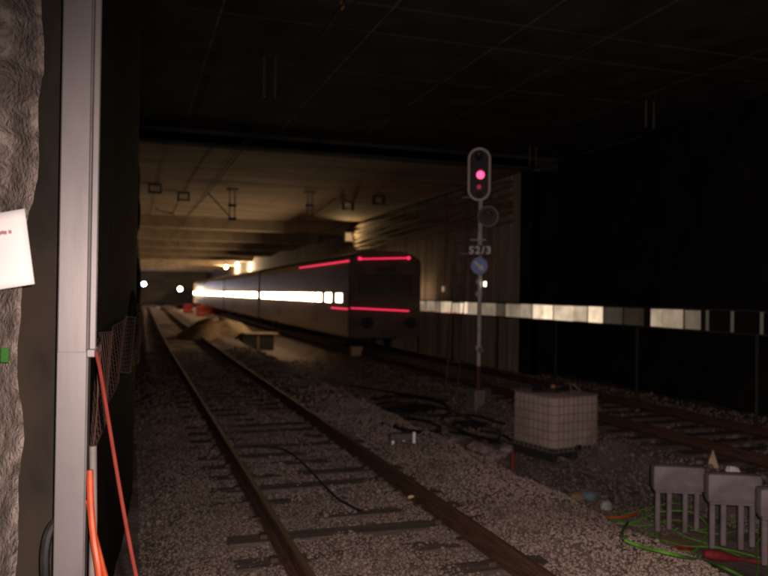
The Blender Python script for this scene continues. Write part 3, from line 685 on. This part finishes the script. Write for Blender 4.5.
# red plastic barriers
for k, (px, py, h) in enumerate(((188, 310, 1.15), (202, 313, 1.25), (214, 314, 1.1))):
    p = gp(px, py+3); br = thing('red_barrier', ('red barrier nearest the far tunnel mouth, leftmost of three', 'middle red barrier, brightest of three', 'red barrier next to the train side, rightmost of three')[k], 'barrier', tuple(p), 'red barriers beyond the sand')
    pf = [(-.28, 0), (.28, 0), (.28, .2), (.12, .45), (.1, h), (-.1, h), (-.12, .45), (-.28, .2)]
    MB().prism([Vector((p.x-.62, p.y+a, p.z+b)) for a, b in pf], None, (1.24, 0, 0)).build('barrier_body', 'redbarrier', br)
    MB().cbox((p.x, p.y-.125, p.z+h*.75), (.9, .02, .12)).build('stripe', 'rednylon', br)
# sleepers' pile bands crossing in front of far section
# far trolley-like pallets beyond the left track
for k, (px, py) in enumerate(((150, 306), (168, 307))):
    p = gp(px, py+2); one('timber_pile', MB().box(p.x-.9, p.x+.9, p.y, p.y+1, p.z-.05, p.z+.35, .03), 'wood', ('low timber pile far away at the left wall', 'low timber pile far away right of the other')[k], 'timber pile', 'far timber piles')

# ------------------------------------------------------------------ train
TCX = (TL+TR)/2
tr = thing('passenger_train', 'lit passenger train on the right hand track, red tail lamps on', 'train', (TCX, 27, 0))
HWD = 1.42; zf, zc, zr = EYE-1.62, EYE+1.12, EYE+1.62
prof = [(-HWD+.06, zf), (-HWD, zf+.12), (-HWD, zc), (-HWD+.06, zc+.22), (-HWD+.35, zr-.1), (-HWD+.75, zr), (HWD-.75, zr), (HWD-.35, zr-.1), (HWD-.06, zc+.22), (HWD, zc), (HWD, zf+.12), (HWD-.06, zf)]
cars = [(27, 48.5), (49.3, 70.8), (71.6, 93.1), (93.9, 115.4)]
wz0, wz1 = EYE-.42, EYE+.12
for ci, (y0, y1) in enumerate(cars):
    fy = lambda y: TCX+cx(y)
    car = MB().sweep(prof, list(np.linspace(y0, y1, 9)), fy).build('carriage', 'trainbody', tr)
    MB().sweep([(-HWD+.08, zc+.2), (-HWD+.33, zr-.09), (-HWD+.74, zr+.01), (HWD-.74, zr+.01), (HWD-.33, zr-.09), (HWD-.08, zc+.2)], list(np.linspace(y0-.01, y1+.01, 9)), fy, .012).build('roof', 'trainroof', car)
    nw_ = 12
    for k in range(nw_):
        ya = y0+.55+k*(y1-y0-1.1)/nw_; yb = ya+(y1-y0-1.1)/nw_-.07
        x = fy(ya)-HWD; tail = ci == 0 and k < 3
        za, zb2 = (wz0+.09, wz1-.09)
        MB().box(x-.012, x+.01, ya+(.35 if tail else 0), yb-(.35 if tail else 0), za, zb2, .004).build('window', 'winlit' if not (ci == 0 and k == 0) else 'winend', car)
        x = fy(ya)+HWD; MB().box(x-.01, x+.012, ya, yb, za, zb2, .004).build('window', 'winright', car)
    for dd in (.28, .70):
        yd = y0+(y1-y0)*dd; x = fy(yd)-HWD
        for s_ in (-.66, .02):
            MB().box(x-.02, x+.01, yd+s_, yd+s_+.64, zf+.35, wz0-.02, .005).build('door', 'trainbody', car)
    for yb_ in (y0+3.2, y1-3.2):
        bg_ = MB().box(fy(yb_)-1.15, fy(yb_)+1.15, yb_-1.4, yb_+1.4, .3, zf+.05, .05).build('bogie', 'bogie', tr)
        for yw in (-.95, .95):
            for xw in (TL, TR):
                xx = xw+cx(yb_); MB().tube([(xx-.06, yb_+yw, .43), (xx+.06, yb_+yw, .43)], .43, 20).build('wheel', 'bogie', bg_)
    if ci < 3: MB().box(fy(y1)-1.1, fy(y1)+1.1, y1-.01, y1+.82, zf+.15, zr-.25).build('gangway', 'bogie', tr)
# dark rear end with tail lamps, and red bars for their light trails
end = MB().prism([Vector((TCX+a*.995, 26.86, b)) for a, b in prof], None, (0, .15, 0)).build('rear_end', 'trainend', tr)
MB().box(TCX-1.05, TCX+1.05, 26.83, 26.87, EYE-.1, EYE+.75, .02).build('rear_window', 'tailglass', end)
MB().box(TCX-.35, TCX+.35, 26.82, 26.85, EYE+.82, EYE+1.05, .01).build('destination_box', 'tailglass', end)
for s_ in (-1, 1):
    MB().tube([(TCX+s_*.85, 26.4, 1.05), (TCX+s_*.85, 26.9, 1.05)], .07, 10).build('buffer', 'bogie', end)
    MB().tube([(TCX+s_*.85, 26.36, 1.05), (TCX+s_*.85, 26.41, 1.05)], .22, 16).build('buffer_head', 'bogie', end)
def rx(px, py, y=26.8): return at(px, py, y=y)
for (pa_, pb2) in (((361, 259), (407, 258)), ((345, 308), (409, 311))):
    a, b = rx(*pa_), rx(*pb2)
    a.x = max(a.x, TCX-HWD+.05); b.x = min(b.x, TCX+HWD-.05)
    MB().tube([a, a.lerp(b, .5), b], .02, 8).build('tail_trail_bar', 'redlamp_trail', end)  # added glowing bar, follows the light trail of the tail lamps
for p_ in ((360, 258.5), (409, 258)):
    c = rx(*p_, 26.78); MB().tube([c, c+Vector((0, .06, 0))], .06, 14).build('tail_lamp', 'redlamp_trail', end)
xs_ = TCX-HWD
for (z_, y0, y1) in ((EYE+1.24, 27.0, 36.0), (EYE-.56, 27.0, 29.5)):
    MB().tube([(xs_-.02+cx(y)+(.02 if z_ > EYE else 0), y, z_) for y in np.linspace(y0, y1, 6)], .02, 8).build('side_trail_strip', 'redlamp_trail', tr)  # added red strips along the flank, shaped after the tail light trails

# ------------------------------------------------------------------ made-up glowing panels for the streak of passing train windows
LX = 10.6
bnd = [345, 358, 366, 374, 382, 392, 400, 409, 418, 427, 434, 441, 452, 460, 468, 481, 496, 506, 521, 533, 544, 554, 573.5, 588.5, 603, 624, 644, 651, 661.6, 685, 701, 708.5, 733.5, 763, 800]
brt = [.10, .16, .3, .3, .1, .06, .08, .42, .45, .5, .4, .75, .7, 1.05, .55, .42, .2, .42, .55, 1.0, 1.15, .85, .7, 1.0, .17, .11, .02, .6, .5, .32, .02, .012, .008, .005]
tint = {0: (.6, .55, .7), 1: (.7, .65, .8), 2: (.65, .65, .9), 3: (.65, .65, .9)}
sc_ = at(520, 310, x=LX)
ls = thing('window_streak_panels', 'made-up row of glowing cream panels for the streak of passing train windows', 'window streak', (LX, sc_.y, -.3))
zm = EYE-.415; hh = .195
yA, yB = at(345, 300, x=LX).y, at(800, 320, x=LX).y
MB().box(LX+.012, LX+.05, yB, yA, zm-hh-.04, zm+hh+.04).build('streak_back_rail', 'bogie', ls)
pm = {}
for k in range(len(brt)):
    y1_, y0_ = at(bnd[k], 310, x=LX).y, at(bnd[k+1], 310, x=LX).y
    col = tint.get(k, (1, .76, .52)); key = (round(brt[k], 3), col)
    if key not in pm: pm[key] = emis('streak_glow', col, .9*brt[k]**1.75, .25, 3.0, base=(.012, .011, .01))
    MB().box(LX-.02, LX+.012, y0_+.02, y1_-.02, zm-hh*random.uniform(.93, 1), zm+hh*random.uniform(.93, 1)).build('streak_panel', pm[key], ls)  # brightness of the passing window streak put into each panel's glow
    if bnd[k] in (708.5, 733.5, 763): MB().box(LX-.03, LX+.011, y1_-.03, y1_+.035, zm-hh, zm+hh).build('streak_tick', emis('tick_glow', (1, .8, .6), .05, base=(.02, .02, .02)), ls)  # ticks glow as bright marks of the window streak
    elif k % 2: MB().box(LX-.028, LX+.011, y1_-.019, y1_+.019, zm-hh, zm+hh).build('streak_divider', 'bogie', ls)
for y in np.arange(yB+1, yA, 3.4):
    MB().tube([(LX+.09, y, -.5), (LX+.09, y, zm+hh)], .035, 8).build('streak_post', 'bogie', ls, True)
for k, px in enumerate((412, 419, 426, 437, 447, 455, 463)):
    p = at(px, 307.2+.06*(px-412), x=LX-.03); MB().cbox((LX-.03, p.y, zm-hh+.03), (.02, .16, .035)).build('red_trail_dash', emis('red_trail_glow', (1, .05, .1), .6), ls)  # dashes of the red tail light trail, built as glowing bits

# small lamps on the dark wall
p = at(522, 291, x=12.27); one('wall_lamp', MB().cbox(p, (.05, .1, .17), .02), 'glim', 'tiny white lamp high on the dark wall right of the signal', 'lamp', 'small wall lamps')
p = at(443, 289, x=11.1); one('wall_lamp', MB().cbox(p, (.05, .14, .2), .02), 'glimdim', 'faint dim lamp on the brown wall left of the signal', 'lamp', 'small wall lamps')

# ------------------------------------------------------------------ overhead line
def wire(x, z, y0, y1, label, r=.012):
    one('overhead_wire', MB().tube([(x+cx(y)+.12*math.sin(y*.1), y, z+.02*math.sin(y*.4)) for y in np.arange(y0, y1, 2.5)], r, 5), 'wire', label, 'wire', 'overhead wires', True)
wire(2.0, EYE+3.1, 4, 140, 'contact wire over the near track')
wire(2.35, EYE+3.45, 4, 140, 'upper wire above the contact wire of the near track', .014)
wire(TCX, EYE+3.1, 12, 140, 'contact wire over the train')
def hanger(px, pt, pb2, ceil, m, label, diag=None):
    t0 = at(px, pt, z=ceil); y = t0.y; b0 = at(px, pb2, y=y); h = thing('wire_hanger', label, 'hanger', tuple(t0), 'overhead wire hangers')
    gap = .09 if m != 'nearhanger' else .1
    for s_ in (-gap, gap): MB().tube([(t0.x+s_, y, ceil), (t0.x+s_, y, b0.z)], .022, 6).build('hanger_rod', m, h)
    slim = m == 'nearhanger'
    MB().cbox((t0.x, y, ceil-.015), (.3, .2, .02) if slim else (.42, .3, .07), .005).build('ceiling_plate', 'soot' if slim else m, h)
    for f in () if slim else (.55, 1): MB().cbox((t0.x, y, ceil+(b0.z-ceil)*f), (gap*2+.12, .1, .1), .015).build('insulator', m, h)
    if diag:
        e = at(*diag, y=y); MB().tube([(t0.x, y, b0.z), e], .022, 6).build('registration_arm', m, h)
hanger(270, 55, 98, CH, 'nearhanger', 'pale twin rod hanger on the black ceiling at upper left')
hanger(650, 100, 128, CH, 'nearhanger', 'pale twin rod hanger high on the right side of the black ceiling')
hanger(533, 146, 166, CH, 'nearhanger', 'small dim hanger on the ceiling right of the signal head')
hanger(232.5, 189, 219, CF, 'hanger', 'dark twin rod hanger on the lit ceiling with arm sloping left', (208, 193))
hanger(310, 192, 217, CF, 'hanger', 'dark twin rod hanger on the lit ceiling with arm sloping right', (336, 198))
for k, (px, py) in enumerate(((155, 188), (183.5, 196), (348, 206), (379, 200))):
    c = at(px, py, z=CF-.14); fb = thing('ceiling_fitting', ('small square dark frame on lit ceiling, leftmost', 'small square dark frame on lit ceiling left of the hanger', 'small dark box under the ceiling near the brown wall', 'small dark box under the ceiling above the wall cables')[k], 'fitting', tuple(c), 'ceiling fittings')
    MB().cbox(c+Vector((0, 0, .12)), (.46, .2, .05)).build('top_bar', 'hanger', fb); MB().cbox(c-Vector((0, 0, .16)), (.46, .2, .07)).build('bottom_bar', 'hanger', fb)
    for s_ in (-.2, .2): MB().cbox(c+Vector((s_, 0, -.02)), (.06, .2, .24)).build('side_bar', 'hanger', fb)
a = [at(170, 192, y=36), at(160, 202, y=36), at(156, 207, y=36), at(160, 211, y=36), at(175, 214, y=36)]
one('bent_rod', MB().tube(bez(a, 6), .025, 6), 'hanger', 'thin bent dark rod below the lit ceiling at far left', 'rod', smooth=True)
a = at(342, 2, z=CH); one('ceiling_bulb', MB().cbox(a-Vector((0, 0, .05)), (.06, .06, .12), .015), 'cap', 'small orange fitting at the top edge of the black ceiling', 'fitting')
for k, (px, py) in enumerate(((194, 229), (178, 228))):
    t0 = at(px, py, y=52); h = thing('wire_hanger', ('faint far hanger below the second beam', 'faint far sloping hanger left of the other')[k], 'hanger', tuple(t0), 'overhead wire hangers')
    MB().tube([t0, at(px, py+18, y=52)], .03, 6).build('hanger_rod', 'hanger', h); MB().tube([at(px-20, py+2, y=52), at(px, py+18, y=52)], .025, 6).build('registration_arm', 'hanger', h)

# ------------------------------------------------------------------ lamps of the far section (seen in the photograph)
def tunnel_lamp(px, py, x, y, m, label, r, watts, col, look=None):
    c = at(px, py, y=y) if x is None else at(px, py, x=x)
    t = thing('tunnel_lamp', label, 'lamp', tuple(c), 'lamps in the far tunnel')
    q = MB(); q.add(*ico(c, r)); q.build('bulb', m, t, True)
    MB().cbox(c+Vector((0, .0, r+.06)), (.2, .2, .08), .02).build('lamp_holder', 'bogie', t)
    MB().tube([c+Vector((0, 0, r+.1)), Vector((c.x, c.y, CF+.05)) if c.z > EYE+1 else c+Vector((0, 0, r+.3))], .03, 6).build('stem', 'bogie', t)
    l = lamp('tunnel_lamp_light', 'POINT', c-Vector((0, .0, r+.12)), watts, col, .1)
    return c
def ico(c, r):
    bm = bmesh.new(); bmesh.ops.create_icosphere(bm, subdivisions=2, radius=r); vs = [v.co+Vector(c) for v in bm.verts]; fs = [[v.index for v in f.verts] for f in bm.faces]; bm.free(); return vs, fs
tunnel_lamp(237, 265, None, 82, 'lampwarm', 'round warm lamp above the train roof, right of the pair', .2, 2200, (1, .7, .42))
tunnel_lamp(226, 267, None, 94, 'lampwarm', 'round warm lamp above the train roof, left of the pair', .2, 2200, (1, .7, .42))
tunnel_lamp(180, 289, None, 112, 'lampwarm', 'bright round lamp just ahead of the train front', .3, 700, (1, .7, .42))
tunnel_lamp(144, 284, None, 120, 'lampblue', 'bluish white lamp far off beside the left wall', .3, 160, (.5, .55, 1))

for o in bpy.data.objects:
    if '_o' in o: del o['_o']
